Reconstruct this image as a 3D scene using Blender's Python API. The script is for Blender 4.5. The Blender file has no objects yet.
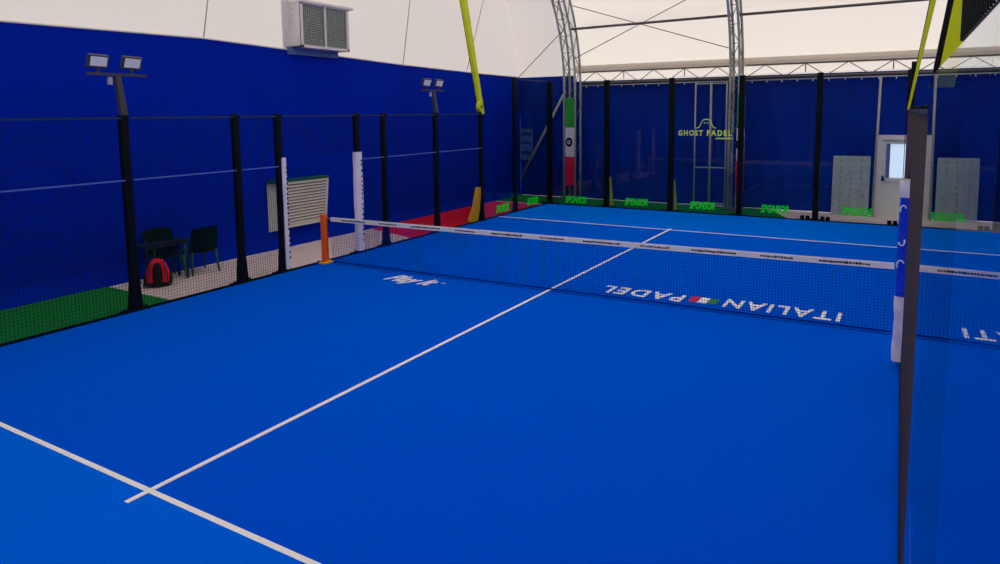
import bpy, bmesh, math, random
from mathutils import Vector, Matrix, Quaternion
random.seed(7)
C = bpy.context.scene.collection
PI = math.pi

# ------------------------------------------------------------------ materials
def lin(r, g, b):
    f = lambda c: (c/255/12.92) if c/255 <= .04045 else ((c/255+.055)/1.055)**2.4
    return (f(r), f(g), f(b), 1)

def mat(name, col, rough=.6, metal=0, noise=0, nscale=20, bump=0, bscale=40, spec=.3, stretch=(1, 1, 1), detail=3, sheen=None):
    m = bpy.data.materials.new(name); m.use_nodes = True
    nt = m.node_tree; b = nt.nodes['Principled BSDF']
    b.inputs['Base Color'].default_value = col
    b.inputs['Roughness'].default_value = rough
    b.inputs['Metallic'].default_value = metal
    b.inputs['Specular IOR Level'].default_value = spec
    if sheen:
        b.inputs['Sheen Weight'].default_value = sheen[0]; b.inputs['Sheen Roughness'].default_value = .45; b.inputs['Sheen Tint'].default_value = sheen[1]
    tc = nt.nodes.new('ShaderNodeTexCoord'); mp = nt.nodes.new('ShaderNodeMapping')
    mp.inputs['Scale'].default_value = stretch
    nt.links.new(tc.outputs['Object'], mp.inputs['Vector'])
    n = nt.nodes.new('ShaderNodeTexNoise'); n.inputs['Scale'].default_value = nscale; n.inputs['Detail'].default_value = detail
    nt.links.new(mp.outputs[0], n.inputs['Vector'])
    r = nt.nodes.new('ShaderNodeMapRange')
    r.inputs['From Min'].default_value = .3; r.inputs['From Max'].default_value = .7
    r.inputs['To Min'].default_value = 1-max(noise, .02); r.inputs['To Max'].default_value = 1+max(noise, .02)
    nt.links.new(n.outputs['Fac'], r.inputs['Value'])
    mx = nt.nodes.new('ShaderNodeVectorMath'); mx.operation = 'SCALE'
    mx.inputs[0].default_value = col[:3]
    nt.links.new(r.outputs[0], mx.inputs['Scale']); nt.links.new(mx.outputs[0], b.inputs['Base Color'])
    if bump:
        n2 = nt.nodes.new('ShaderNodeTexNoise'); n2.inputs['Scale'].default_value = bscale; n2.inputs['Detail'].default_value = 4
        nt.links.new(mp.outputs[0], n2.inputs['Vector'])
        bp = nt.nodes.new('ShaderNodeBump'); bp.inputs['Strength'].default_value = bump; bp.inputs['Distance'].default_value = .05
        nt.links.new(n2.outputs['Fac'], bp.inputs['Height']); nt.links.new(bp.outputs[0], b.inputs['Normal'])
    return m

def glass_mat(name, ior, tint=(.93, .97, .96, 1), base=0.0):
    m = bpy.data.materials.new(name); m.use_nodes = True
    nt = m.node_tree; nt.nodes.clear()
    o = nt.nodes.new('ShaderNodeOutputMaterial'); mx = nt.nodes.new('ShaderNodeMixShader')
    t = nt.nodes.new('ShaderNodeBsdfTransparent'); t.inputs[0].default_value = tint
    g = nt.nodes.new('ShaderNodeBsdfGlossy'); g.inputs['Roughness'].default_value = .0
    g.inputs['Color'].default_value = (.95, .97, .98, 1)
    f = nt.nodes.new('ShaderNodeFresnel'); f.inputs['IOR'].default_value = ior
    nt.links.new(f.outputs[0], mx.inputs[0]); nt.links.new(t.outputs[0], mx.inputs[1]); nt.links.new(g.outputs[0], mx.inputs[2])
    nt.links.new(mx.outputs[0], o.inputs[0])
    return m

def clear_mat(name, tint):
    m = bpy.data.materials.new(name); m.use_nodes = True
    nt = m.node_tree; nt.nodes.clear()
    o = nt.nodes.new('ShaderNodeOutputMaterial'); t = nt.nodes.new('ShaderNodeBsdfTransparent'); t.inputs[0].default_value = tint
    nt.links.new(t.outputs[0], o.inputs[0]); return m

def fabric_mat(name, col, trans, amount=.6, var=.02):
    m = bpy.data.materials.new(name); m.use_nodes = True
    nt = m.node_tree; nt.nodes.clear()
    o = nt.nodes.new('ShaderNodeOutputMaterial'); mx = nt.nodes.new('ShaderNodeMixShader'); mx.inputs[0].default_value = amount
    d = nt.nodes.new('ShaderNodeBsdfDiffuse'); t = nt.nodes.new('ShaderNodeBsdfTranslucent')
    d.inputs[0].default_value = col
    tc = nt.nodes.new('ShaderNodeTexCoord'); n = nt.nodes.new('ShaderNodeTexNoise'); n.inputs['Scale'].default_value = .6
    nt.links.new(tc.outputs['Object'], n.inputs['Vector'])
    r = nt.nodes.new('ShaderNodeMapRange'); r.inputs['To Min'].default_value = 1-var; r.inputs['To Max'].default_value = 1+var
    nt.links.new(n.outputs['Fac'], r.inputs['Value'])
    s = nt.nodes.new('ShaderNodeVectorMath'); s.operation = 'SCALE'; s.inputs[0].default_value = trans[:3]
    nt.links.new(r.outputs[0], s.inputs['Scale']); nt.links.new(s.outputs[0], t.inputs[0])
    nt.links.new(d.outputs[0], mx.inputs[1]); nt.links.new(t.outputs[0], mx.inputs[2]); nt.links.new(mx.outputs[0], o.inputs[0])
    return m

M = {}
M['turf_in'] = mat('turf_inner', lin(0, 80, 233), .85, noise=.06, nscale=60, bump=.25, bscale=220, spec=0, sheen=(.6, (0, .34, 1, 1)))
M['turf_out'] = mat('turf_outer', lin(0, 99, 250), .85, noise=.06, nscale=60, bump=.25, bscale=220, spec=0, sheen=(.6, (0, .5, 1, 1)))
M['line'] = mat('line_white', lin(246, 246, 244), .8, noise=.04, nscale=30)
M['decal_white'] = mat('decal_white', lin(245, 247, 250), .8, noise=.05, nscale=40)
M['decal_red'] = mat('decal_red', lin(205, 40, 60), .8)
M['decal_green'] = mat('decal_green', lin(40, 130, 60), .8)
M['seam'] = mat('turf_seam', lin(0, 45, 150), .9, spec=0)
M['concrete'] = mat('concrete', lin(226, 208, 202), .85, noise=.07, nscale=3, bump=.05)
M['green_turf'] = mat('green_turf', lin(10, 128, 50), .9, noise=.15, nscale=50, bump=.3, bscale=180, spec=.2)
M['red_carpet'] = mat('red_carpet', lin(236, 5, 52), .9, noise=.06, nscale=30, spec=.2)
M['tarp'] = mat('blue_tarpaulin', lin(0, 40, 176), .6, noise=.05, nscale=1.2, bump=.2, bscale=1.5, spec=0.02)
M['tarp_back'] = mat('blue_tarpaulin_creased', lin(0, 44, 148), .5, noise=.12, nscale=1.4, bump=.5, bscale=2.2, spec=.08, stretch=(1, 1, .5))
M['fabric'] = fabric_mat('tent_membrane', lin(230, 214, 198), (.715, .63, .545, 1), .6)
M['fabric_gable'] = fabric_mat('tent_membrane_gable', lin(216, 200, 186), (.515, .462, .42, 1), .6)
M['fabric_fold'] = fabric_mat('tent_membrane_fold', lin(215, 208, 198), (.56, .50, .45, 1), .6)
M['seam_fabric'] = mat('membrane_seam', lin(190, 182, 178), .8)
M['black'] = mat('black_steel', lin(8, 16, 20), .55, noise=.15, nscale=8, spec=.12)
M['wire'] = mat('fence_wire', lin(6, 24, 44), .6, spec=.1)
M['wire_side'] = mat('fence_wire_right', lin(92, 82, 82), .6, spec=.2)
M['teal_rail'] = mat('fence_rail', lin(18, 50, 80), .5)
M['pale_rail'] = mat('pale_wire_rail', lin(84, 112, 190), .5)
M['net'] = mat('net_cord', lin(2, 52, 158), .8, spec=0)
M['steel'] = mat('galvanised_steel', lin(176, 180, 172), .5, metal=.2, noise=.1, nscale=10)
M['steel_dark'] = mat('weathered_steel', lin(104, 100, 92), .55, metal=.3, noise=.1, nscale=10)
M['grey_pole'] = mat('grey_paint', lin(62, 66, 72), .5)
M['pad_white'] = mat('white_vinyl', lin(240, 234, 240), .6, noise=.05, nscale=5, bump=.2, bscale=12)
M['band_white'] = mat('band_white', lin(244, 244, 232), .7, noise=.04, nscale=9)
M['pad_blue'] = mat('blue_vinyl', lin(6, 66, 225), .6, noise=.08, nscale=6, bump=.3, bscale=15)
M['pad_orange'] = mat('orange_vinyl', lin(255, 104, 0), .6, noise=.05, nscale=6)
M['flag_green'] = mat('flag_green', lin(50, 165, 60), .6)
M['flag_red'] = mat('flag_red', lin(240, 20, 72), .6)
M['chartreuse'] = mat('chartreuse_paint', lin(208, 222, 0), .45, noise=.03, nscale=4)
M['yellow'] = mat('yellow_paint', lin(245, 190, 20), .5, noise=.15, nscale=12)
M['neon'] = mat('neon_green_vinyl', lin(10, 255, 30), .6)
M['logo_lime'] = mat('lime_print', lin(225, 255, 80), .6)
M['lamp_glass'] = mat('lamp_glass', lin(255, 255, 244), .6, noise=.1, nscale=18)
M['white_metal'] = mat('white_metal', lin(236, 230, 224), .5, noise=.04, nscale=6)
M['louvre'] = mat('louvre_slats', lin(232, 226, 212), .5)
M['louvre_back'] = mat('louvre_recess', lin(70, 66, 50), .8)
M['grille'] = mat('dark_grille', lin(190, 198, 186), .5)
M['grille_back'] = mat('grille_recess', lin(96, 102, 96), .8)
M['door_white'] = mat('door_white', lin(224, 226, 218), .5, noise=.03, nscale=4)
M['handle_dark'] = mat('handle_dark', lin(20, 40, 90), .4)
M['board'] = mat('grey_board', lin(168, 182, 180), .7, noise=.10, nscale=2.5, stretch=(3, 1, 1))
M['board_mark'] = mat('board_mark', lin(96, 110, 112), .8)
M['chair'] = mat('dark_green_plastic', lin(30, 92, 74), .45)
M['table'] = mat('dark_table', lin(18, 30, 44), .5)
M['bag_red'] = mat('red_nylon', lin(255, 14, 46), .7, noise=.08, nscale=20, bump=.2)
M['bag_black'] = mat('black_nylon', lin(16, 14, 20), .7, bump=.2)
M['bag_grey'] = mat('grey_webbing', lin(90, 50, 60), .7)
M['white_plastic'] = mat('white_plastic', lin(230, 232, 235), .4)
M['pale_panel'] = mat('pale_blue_panel', lin(70, 105, 170), .5, noise=.3, nscale=3, stretch=(1, 1, 3))
M['pale_panel_dark'] = mat('dark_blue_band', lin(20, 55, 130), .5)
M['duct'] = mat('blue_duct', lin(90, 118, 165), .6)
M['pane'] = fabric_mat('frosted_pane', lin(200, 210, 235), (.75, .8, .88, 1), .8)
M['glass'] = glass_mat('toughened_glass', 1.45, (.92, .96, .96, 1))
M['glass_clear'] = clear_mat('glass_outer_face', (.97, .985, .98, 1))
M['glass_side'] = glass_mat('side_glass', 3.0, (.36, .46, .55, 1))

# ------------------------------------------------------------------ mesh helper
class MB:
    def __init__(s): s.bm = bmesh.new()
    def box(s, x0, y0, z0, x1, y1, z1):
        v = [s.bm.verts.new(p) for p in [(x0,y0,z0),(x1,y0,z0),(x1,y1,z0),(x0,y1,z0),(x0,y0,z1),(x1,y0,z1),(x1,y1,z1),(x0,y1,z1)]]
        for f in [(0,3,2,1),(4,5,6,7),(0,1,5,4),(1,2,6,5),(2,3,7,6),(3,0,4,7)]: s.bm.faces.new([v[i] for i in f])
        return s
    def hexa(s, b, t):     # bottom 4 points, top 4 points, both counterclockwise from above
        v = [s.bm.verts.new(p) for p in list(b)+list(t)]
        for f in [(0,3,2,1),(4,5,6,7),(0,1,5,4),(1,2,6,5),(2,3,7,6),(3,0,4,7)]: s.bm.faces.new([v[i] for i in f])
        return s
    def tube(s, pts, r, n=8, caps=True):
        pts = [Vector(p) for p in pts]; rings = []
        rr = r if isinstance(r, (list, tuple)) else [r]*len(pts)
        for i, p in enumerate(pts):
            d = (pts[min(i+1, len(pts)-1)]-pts[max(i-1, 0)]).normalized()
            a = d.orthogonal().normalized() if i == 0 else (a - d*a.dot(d)).normalized()
            b = d.cross(a)
            rings.append([s.bm.verts.new(p+rr[i]*(a*math.cos(2*PI*k/n)+b*math.sin(2*PI*k/n))) for k in range(n)])
        for i in range(len(rings)-1):
            for k in range(n):
                f = s.bm.faces.new([rings[i][k], rings[i][(k+1)%n], rings[i+1][(k+1)%n], rings[i+1][k]]); f.smooth = n > 4
        if caps:
            s.bm.faces.new(rings[0][::-1]); s.bm.faces.new(rings[-1])
        return s
    def prism(s, poly, axis, a0, a1):   # poly of 2D points in the other two axes (x,y,z order kept)
        def P(u, v, w):
            return {'x': (w, u, v), 'y': (u, w, v), 'z': (u, v, w)}[axis]
        A = [s.bm.verts.new(P(u, v, a0)) for u, v in poly]; B = [s.bm.verts.new(P(u, v, a1)) for u, v in poly]
        n = len(poly); s.bm.faces.new(A); s.bm.faces.new(B[::-1])
        for i in range(n): s.bm.faces.new([A[(i+1)%n], A[i], B[i], B[(i+1)%n]])
        return s
    def grid(s, fn, nu, nv, smooth=True):
        V = [[s.bm.verts.new(fn(i/nu, j/nv)) for j in range(nv+1)] for i in range(nu+1)]
        for i in range(nu):
            for j in range(nv):
                f = s.bm.faces.new([V[i][j], V[i+1][j], V[i+1][j+1], V[i][j+1]]); f.smooth = smooth
        return s
    def build(s, name, m, parent=None, bevel=0, fix=True):
        if fix: bmesh.ops.recalc_face_normals(s.bm, faces=s.bm.faces)
        me = bpy.data.meshes.new(name); s.bm.to_mesh(me); s.bm.free()
        for k in (m if isinstance(m, list) else [m]): me.materials.append(k)
        o = bpy.data.objects.new(name, me); C.objects.link(o)
        if parent:
            o.parent = parent; o.matrix_parent_inverse = Matrix.Identity(4)
            if parent.type != 'EMPTY' or parent.location.length > 0:
                me.transform(Matrix.Translation(-world_loc(parent)))
        if bevel:
            b = o.modifiers.new('bevel', 'BEVEL'); b.width = bevel; b.segments = 2; b.limit_method = 'ANGLE'
        return o

def world_loc(o):
    v = Vector((0, 0, 0))
    while o: v += o.location; o = o.parent
    return v

def tag(o, label=None, cat=None, group=None, kind=None):
    if label: o['label'] = label
    if cat: o['category'] = cat
    if group: o['group'] = group
    if kind: o['kind'] = kind
    return o

def thing(name, loc, label, cat, group=None):
    o = bpy.data.objects.new(name, None); C.objects.link(o); o.location = loc; o.empty_display_size = .1
    return tag(o, label, cat, group)

def copy_tree(o, loc, label, group=None, rot=None):
    r = o.copy(); C.objects.link(r); r.location = loc; r['label'] = label
    if group: r['group'] = group
    if rot is not None: r.rotation_euler = rot
    for ch in list(o.children):
        c = ch.copy(); C.objects.link(c); c.parent = r
        for g in list(ch.children):
            d = g.copy(); C.objects.link(d); d.parent = c
    return r

def text_mesh(txt, size, spacing=1.0, shear=0, extrude=.002, bold=0):
    cu = bpy.data.curves.new('lettering', 'FONT'); cu.body = txt; cu.size = size; cu.space_character = spacing
    cu.shear = shear; cu.extrude = extrude; cu.offset = bold; cu.align_x = 'CENTER'; cu.resolution_u = 3
    t = bpy.data.objects.new('lettering', cu); C.objects.link(t)
    bpy.context.view_layer.update()
    me = bpy.data.meshes.new_from_object(t.evaluated_get(bpy.context.evaluated_depsgraph_get()))
    bpy.data.objects.remove(t); bpy.data.curves.remove(cu)
    return me

def text_obj(name, txt, size, matr, m, parent=None, width=None, height=None, **kw):
    me = text_mesh(txt, size, **kw)
    xs = [v.co.x for v in me.vertices]; ys = [v.co.y for v in me.vertices]
    cx = (min(xs)+max(xs))/2; cy = (min(ys)+max(ys))/2
    sx = width/(max(xs)-min(xs)) if width else 1; sy = height/(max(ys)-min(ys)) if height else sx
    for v in me.vertices: v.co.x = (v.co.x-cx)*sx; v.co.y = (v.co.y-cy)*sy
    me.transform(matr)
    if parent: me.transform(Matrix.Translation(-world_loc(parent)))
    me.materials.append(m)
    o = bpy.data.objects.new(name, me); C.objects.link(o)
    if parent: o.parent = parent
    return o

def frame(origin, ux, uy):
    ux = Vector(ux).normalized(); uy = Vector(uy).normalized(); uz = ux.cross(uy)
    m = Matrix((ux, uy, uz)).transposed().to_4x4(); m.translation = Vector(origin); return m

def ring(cx, cz, r0, r1, a0, a1, n=16):
    out = [(cx+r1*math.cos(a0+(a1-a0)*i/n), cz+r1*math.sin(a0+(a1-a0)*i/n)) for i in range(n+1)]
    inn = [(cx+r0*math.cos(a0+(a1-a0)*i/n), cz+r0*math.sin(a0+(a1-a0)*i/n)) for i in range(n+1)]
    return out, inn

# ------------------------------------------------------------------ ground
XL, XR = -5.05, 5.165          # court side planes
WL, WR, WB, WF = -7.2, 14.0, 12.05, -12.5
fl = MB().box(WL-.3, WF-.3, -.25, WR+.3, WB+.3, -.012).build('floor', M['concrete']); tag(fl, 'pale concrete floor slab of the sports tent', kind='structure')
court = MB().box(XL, -10.15, -.011, XR+.11, 10.12, 0).build('floor_court', [M['turf_in'], M['turf_out']])
tag(court, 'blue artificial turf of the padel court', kind='structure')
MB().box(XL+.01, -10.15, 0, XR+.09, -7.0, .003).build('back_court_turf', M['turf_out'], court)
MB().box(XL+.01, 7.0, 0, XR-.07, 10.12, .003).build('back_court_turf', M['turf_out'], court)
MB().box(XL+.01, -7.0, 0, XR+.05, -6.95, .005).build('service_line', M['line'], court)
MB().box(XL+.01, 6.95, 0, XR-.075, 7.0, .005).build('service_line', M['line'], court)
MB().box(-.025, -7.17, 0, .025, 7.12, .0065).build('center_line', M['line'], court)
MB().hexa([(-5, -.02, 0), (5.15, .25, 0), (5.15, .28, 0), (-5, .01, 0)], [(-5, -.02, .002), (5.15, .25, .002), (5.15, .28, .002), (-5, .01, .002)]).build('turf_seam', M['seam'], court)

# lettering woven in the turf; it reads from the far side of the court
def floor_frame(x, y, flip): return frame((x, y, .002), (-1, 0, 0) if flip else (1, 0, 0), (0, -1, 0) if flip else (0, 1, 0))
text_obj('turf_lettering', 'ITALIAN', 1, floor_frame(3.60, .79, True), M['decal_white'], court, width=1.64, height=.48, spacing=1.2, bold=.02)
text_obj('turf_lettering', 'PADEL', 1, floor_frame(1.45, .72, True), M['decal_white'], court, width=1.38, height=.44, spacing=1.2, bold=.02)
fx = [2.68, 2.53, 2.38, 2.23]
for k, mm in enumerate(('decal_green', 'decal_white', 'decal_red')):
    x1, x0 = fx[k]-.005, fx[k+1]+.005
    MB().hexa([(x0, .60, 0), (x1, .60, 0), (x1, .93, 0), (x0, .93, 0)], [(x0, .60, .004), (x1, .60, .004), (x1, .93, .004), (x0, .93, .004)]).build('turf_flag_block', M[mm], court)
text_obj('turf_lettering', 'Play It', 1, floor_frame(-2.5, -.42, False), M['decal_white'], court, width=1.05, height=.54, shear=.45, bold=.02)
text_obj('turf_lettering', 'TM', 1, floor_frame(-1.86, -.30, False), M['decal_white'], court, width=.10, height=.05)

tag(MB().box(XR+.12, -10.15, -.012, WR-.05, 10.15, -.003).build('floor_right_turf', M['turf_in']), 'blue turf beyond the right fence', kind='structure')
# strips of other flooring outside the cage
tag(MB().box(WL+.02, -10, -.012, XL-.06, -3.3, -.002).build('floor_green_turf', M['green_turf']), 'green artificial turf strip beside the left fence', kind='structure')
tag(MB().hexa([(WL+.02, 3.75, -.012), (XL-.06, 3.05, -.012), (XL-.06, 9.9, -.012), (WL+.02, 9.9, -.012)], [(WL+.02, 3.75, -.002), (XL-.06, 3.05, -.002), (XL-.06, 9.9, -.002), (WL+.02, 9.9, -.002)]).build('floor_red_carpet', M['red_carpet']), 'red carpet strip beyond the far end of the left fence', kind='structure')
tag(MB().hexa([(WL+.02, 10.15, -.012), (2.4, 10.15, -.012), (1.6, WB-.02, -.012), (WL+.02, WB-.02, -.012)], [(WL+.02, 10.15, -.002), (2.4, 10.15, -.002), (1.6, WB-.02, -.002), (WL+.02, WB-.02, -.002)]).build('floor_green_strip', M['green_turf']), 'green turf strip behind the far glass wall', kind='structure')
kerb = MB(); kerb.box(XL-.05, -10.2, -.012, XL, 10.2, .03); kerb.box(XL, 10.12, -.012, XR, 10.16, .03)
tag(kerb.build('trim_1', M['black']), kind='structure')
TH = .009      # the right fence stands very slightly skewed to the court
def skew(o, extra=0):
    l = o.location; o.location = (XR+(l.x-XR)-TH*l.y, l.y+TH*(l.x-XR), l.z); o.rotation_euler = (0, 0, TH+extra); return o
k2 = MB().box(0, -10.2, -.012, .05, 10.2, .03).build('trim_5', M['black']); k2.location = (XR, 0, 0); skew(k2); tag(k2, kind='structure')

# ------------------------------------------------------------------ tent shell
def wavy(u, v, amp, f): return amp*(math.sin(u*f)+.5*math.sin(u*f*2.3+v*3))
TZ = 4.38
TOPS = [(-13, 4.50), (-4.6, 4.50), (-1, 4.55), (5.2, 4.37), (9.4, 4.30), (13, 4.28)]
def tarp_top(y):
    for (a, p), (b, q) in zip(TOPS[:-1], TOPS[1:]):
        if y <= b: return p+(q-p)*(y-a)/(b-a)
    return 4.28
def left_tarp(u, v):
    y = WF+(WB-WF)*u; z = tarp_top(y)*v
    foot = .13*max(0, (0.055-v)/.055)
    return (WL+.05+wavy(y, z, .012*(1-v), 2.2)+foot, y, z-.01)
tag(MB().grid(left_tarp, 160, 48).build('wall_left', M['tarp'], fix=False), 'deep blue tarpaulin wall on the left', kind='structure')
# white hem along the top edge of the left tarpaulin
tag(MB().tube([(WL+.06, y_, tarp_top(y_)) for y_ in (WF, -4.6, -1, 5.2, 9.4, WB-.2)], .020, 6).build('trim_2', M['white_metal']), kind='structure')
DX0, DX1, DZ = 4.44, 5.34, 2.24      # door opening in the back wall
def back_piece(x0, x1, z0, z1, n, m):
    def fn(u, v):
        x = x0+(x1-x0)*u; z = z0+(z1-z0)*v
        w = .02*math.sin(x*5.1+z*.8)+.012*math.sin(x*11+z*2)+.01*math.sin(z*3+x)
        return (x, WB+w*math.sin(PI*min(1, v*4+.2)*.5), z)
    return fn
bt = MB()
bt.grid(back_piece(WL, -5.0, 0, 4.27, 0, 0), 40, 30); bt.grid(back_piece(-5.0, DX0, 0, 4.06, 0, 0), 130, 30); bt.grid(back_piece(DX1, WR, 0, 4.06, 0, 0), 80, 30); bt.grid(back_piece(DX0, DX1, DZ, 4.06, 0, 0), 10, 12)
tag(bt.build('wall_back', M['tarp_back'], fix=False), 'creased blue tarpaulin wall behind the far glass', kind='structure')
tag(MB().grid(lambda u, v: (WR, WF+(WB-WF)*u, TZ*v), 20, 4).build('wall_right', M['tarp'], fix=False), kind='structure')
tag(MB().grid(lambda u, v: (WL+(WR-WL)*u, WF, 4.06*v), 20, 4).build('wall_front', M['tarp'], fix=False), kind='structure')

def arch_pt(a, h, t, z0=3.9):      # t from 0 (far springing) to pi (near springing)
    return (a*math.cos(t), z0+h*math.sin(t))
AH, HH = 12.22, 7.6
def vault(u, v):
    x = VA+(VB-VA)*u; y, z = arch_pt(AH, HH, PI*v)
    return (x, y*(1.0), z)
VA, VB = -4.8, WR
tag(MB().grid(vault, 60, 64).build('ceiling', M['fabric'], fix=False), 'white translucent vaulted tent membrane', kind='structure')
VA, VB = WL, -4.8
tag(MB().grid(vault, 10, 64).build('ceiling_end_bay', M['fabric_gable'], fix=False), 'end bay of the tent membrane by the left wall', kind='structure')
def gable(x):
    def fn(u, v):
        t = PI*u; y, z = arch_pt(AH, HH, t)
        zb = 3.6
        return (x, y, zb+(z-zb)*v)
    return fn
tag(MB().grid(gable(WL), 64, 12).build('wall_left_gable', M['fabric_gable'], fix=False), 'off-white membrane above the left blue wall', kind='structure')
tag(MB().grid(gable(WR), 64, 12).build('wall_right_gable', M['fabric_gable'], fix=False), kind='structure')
# the membrane fold that bulges above the eaves girder
def fold(u, v):
    x = -4.95+(WR+4.6)*u; t = PI*v
    return (x, 12.1-.13*math.sin(t), 4.34+.26*v)
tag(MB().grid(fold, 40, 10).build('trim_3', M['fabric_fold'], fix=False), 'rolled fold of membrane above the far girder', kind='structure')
sm = MB()
for (y0, y1) in ((-.98, -.75), (5.4, 5.85), (8.65, 9.6)):
    sm.tube([(WL+.015, y0, 4.38), (WL+.015, y0+(y1-y0)*1.0, 5.6+(y1 > 0)*.9), (WL+.015, y1+(y1-y0)*.8, 8)], .012, 6)
tag(sm.build('trim_4', M['seam_fabric']), 'grey vertical seams of the left gable membrane', kind='structure')

# arch trusses
def arch_truss(x0, x1, label, pad=True):
    t = thing('arch_truss', ((x0+x1)/2, 11.6, 0), label, 'truss', 'arched lattice trusses of the tent')
    TI = [0+PI*i/40 for i in range(41)]
    for x in (x0, x1):
        for (a, h) in ((11.3, 6.9), (11.75, 7.3)):
            pts = [(x, a, 0), (x, a, 2), (x, a, 3.9)]+[(x,)+arch_pt(a, h, tt) for tt in TI[1:-1]]+[(x, -a, 3.9), (x, -a, 0)]
            MB().tube(pts, .04, 8).build('chord', M['steel'], t)
    lat = MB()
    def pt(a, h, s):      # s: arc index; below 0 = on the straight leg
        return arch_pt(a, h, s*PI/40) if s >= 0 else (a, 3.9+s*.62)
    for x in (x0, x1):
        for s in range(-6, 40):
            i, j = pt(11.3, 6.9, s), pt(11.75, 7.3, s+1)
            if s % 2: i, j = pt(11.75, 7.3, s), pt(11.3, 6.9, s+1)
            lat.tube([(x, i[0], i[1]), (x, j[0], j[1])], .013, 6)
    for s in range(-6, 40):
        for (a, h) in ((11.3, 6.9),):
            i, j = pt(a, h, s), pt(a, h, s+1)
            xa, xb = (x0, x1) if s % 2 else (x1, x0)
            lat.tube([(xa, i[0], i[1]), (xb, j[0], j[1])], .013, 6); lat.tube([(x0, i[0], i[1]), (x1, i[0], i[1])], .011, 6)
    lat.build('lattice', M['steel_dark'], t)
    MB().box(x0-.12, 11.15, -.012, x1+.12, 11.9, .02).build('base_plate', M['steel_dark'], t)
    return t
arch_truss(-5.0, -4.6, 'galvanised lattice arch truss at the left corner, rising over the tricolour pad')
arch_truss(.48, .74, 'galvanised lattice arch truss standing right of the yellow ghost logo')

# eaves girder along the far wall
def girder(x0, x1, label):
    g = thing('eaves_girder', (x0, 11.85, 3.98), label, 'girder', 'lattice girders along the top of the far wall')
    MB().tube([(x0, 11.85, 3.98), (x1, 11.85, 3.98)], .04, 8).build('bottom_chord', M['steel_dark'], g)
    MB().tube([(x0, 11.85, 4.36), (x1, 11.85, 4.36)], .022, 8).build('top_chord', M['steel_dark'], g)
    MB().tube([(x0, 11.80, 3.90), (x1, 11.80, 3.90)], .018, 6).build('curtain_rail', M['steel'], g)
    lt = MB(); n = max(2, round((x1-x0)/1.1)); st = (x1-x0)/n
    for i in range(n):
        a = x0+i*st
        lt.tube([(a, 11.85, 3.99), (a+st/2, 11.85, 4.35)], .013, 6); lt.tube([(a+st/2, 11.85, 4.35), (a+st, 11.85, 3.99)], .013, 6)
        if i % 2: lt.tube([(a+st/2, 11.85, 4.35), (a+st/2, 11.85, 4.1)], .016, 6)
    lt.build('web_bars', M['steel_dark'], g)
    n = round((x1-x0)/.42)
    for i in range(n): MB().box(x0+.2+i*.42-.012, 11.79, 3.83, x0+.2+i*.42+.012, 11.81, 3.91).build('curtain_hook', M['white_plastic'], g)
girder(-4.6, .46, 'zigzag steel girder between the left corner arch and the middle arch')
girder(.81, 8.6, 'zigzag steel girder running right from the middle arch')
def bar(name, pts, r, m, label, cat, group=None):
    o = MB().tube(pts, r, 8).build(name, M[m]); return tag(o, label, cat, group)
bar('purlin', [(-4.6, 10.98, 5.72), (.5, 11.02, 5.77)], .04, 'steel_dark', 'horizontal steel purlin tube between the two arches', 'beam', 'purlin tubes under the membrane')
bar('purlin', [(.77, 11.02, 5.77), (8.5, 11.0, 5.80)], .04, 'steel_dark', 'horizontal steel purlin tube right of the middle arch', 'beam', 'purlin tubes under the membrane')
bar('membrane_cable', [(-4.6, 11.85, 5.98), (.5, 11.85, 6.16), (8.5, 11.85, 6.45)], .014, 'seam_fabric', 'thin cable against the membrane just above the purlin tubes', 'cable')
bar('bracing_cable', [(-4.62, 11.1, 6.5), (.5, 11.35, 4.83)], .013, 'steel_dark', 'thin bracing cable sloping down to the right between the arches', 'cable', 'crossed bracing cables')
bar('bracing_cable', [(-4.62, 11.35, 4.80), (.5, 11.0, 6.9)], .013, 'steel_dark', 'thin bracing cable sloping up to the right between the arches', 'cable', 'crossed bracing cables')
bar('bracing_cable', [(-4.97, 11.1, 5.7), (-7.1, 11.3, 3.95), ], .013, 'steel_dark', 'thin bracing cable left of the corner arch', 'cable', 'crossed bracing cables')
bar('wall_brace', [(-5.25, 11.95, 3.75), (-7.05, 11.93, .62)], .05, 'steel', 'grey diagonal brace tube on the far left corner wall', 'brace')

# pads on the arch columns
def column_pad(x0, x1, y, label):
    o = thing('column_pad', ((x0+x1)/2, y, .5), label, 'pad', 'tricolour pads on the tent columns')
    for z0, z1, m in ((.52, 1.50, 'flag_red'), (1.50, 2.49, 'pad_white'), (2.49, 3.48, 'flag_green')):
        MB().box(x0, y-.1, z0, x1, y+.02, z1).build('pad_section', M[m], o, bevel=.02)
    b = MB(); xc = (x0+x1)/2
    b.prism([(xc+.125*math.cos(2*PI*k/20), 2.0+.16*math.sin(2*PI*k/20)) for k in range(20)], 'y', y-.108, y-.098)
    e = b.build('round_badge', M['black'], o)
    r = MB(); out, inn = ring(xc, 2.0, .05, .068, .3, 5.6, 14)
    r.prism(out+inn[::-1], 'y', y-.113, y-.107); r.prism([(xc-.02, 1.97), (xc+.05, 1.985), (xc+.04, 2.01), (xc-.02, 2.0)], 'y', y-.113, y-.107)
    r.build('badge_mark', M['decal_white'], e)
    return o
column_pad(-4.88, -4.58, 11.22, 'green, white and red padded column cover with round badge')
column_pad(.74, .95, 11.2, 'tricolour column cover half hidden behind the middle post of the far glass')

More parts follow.
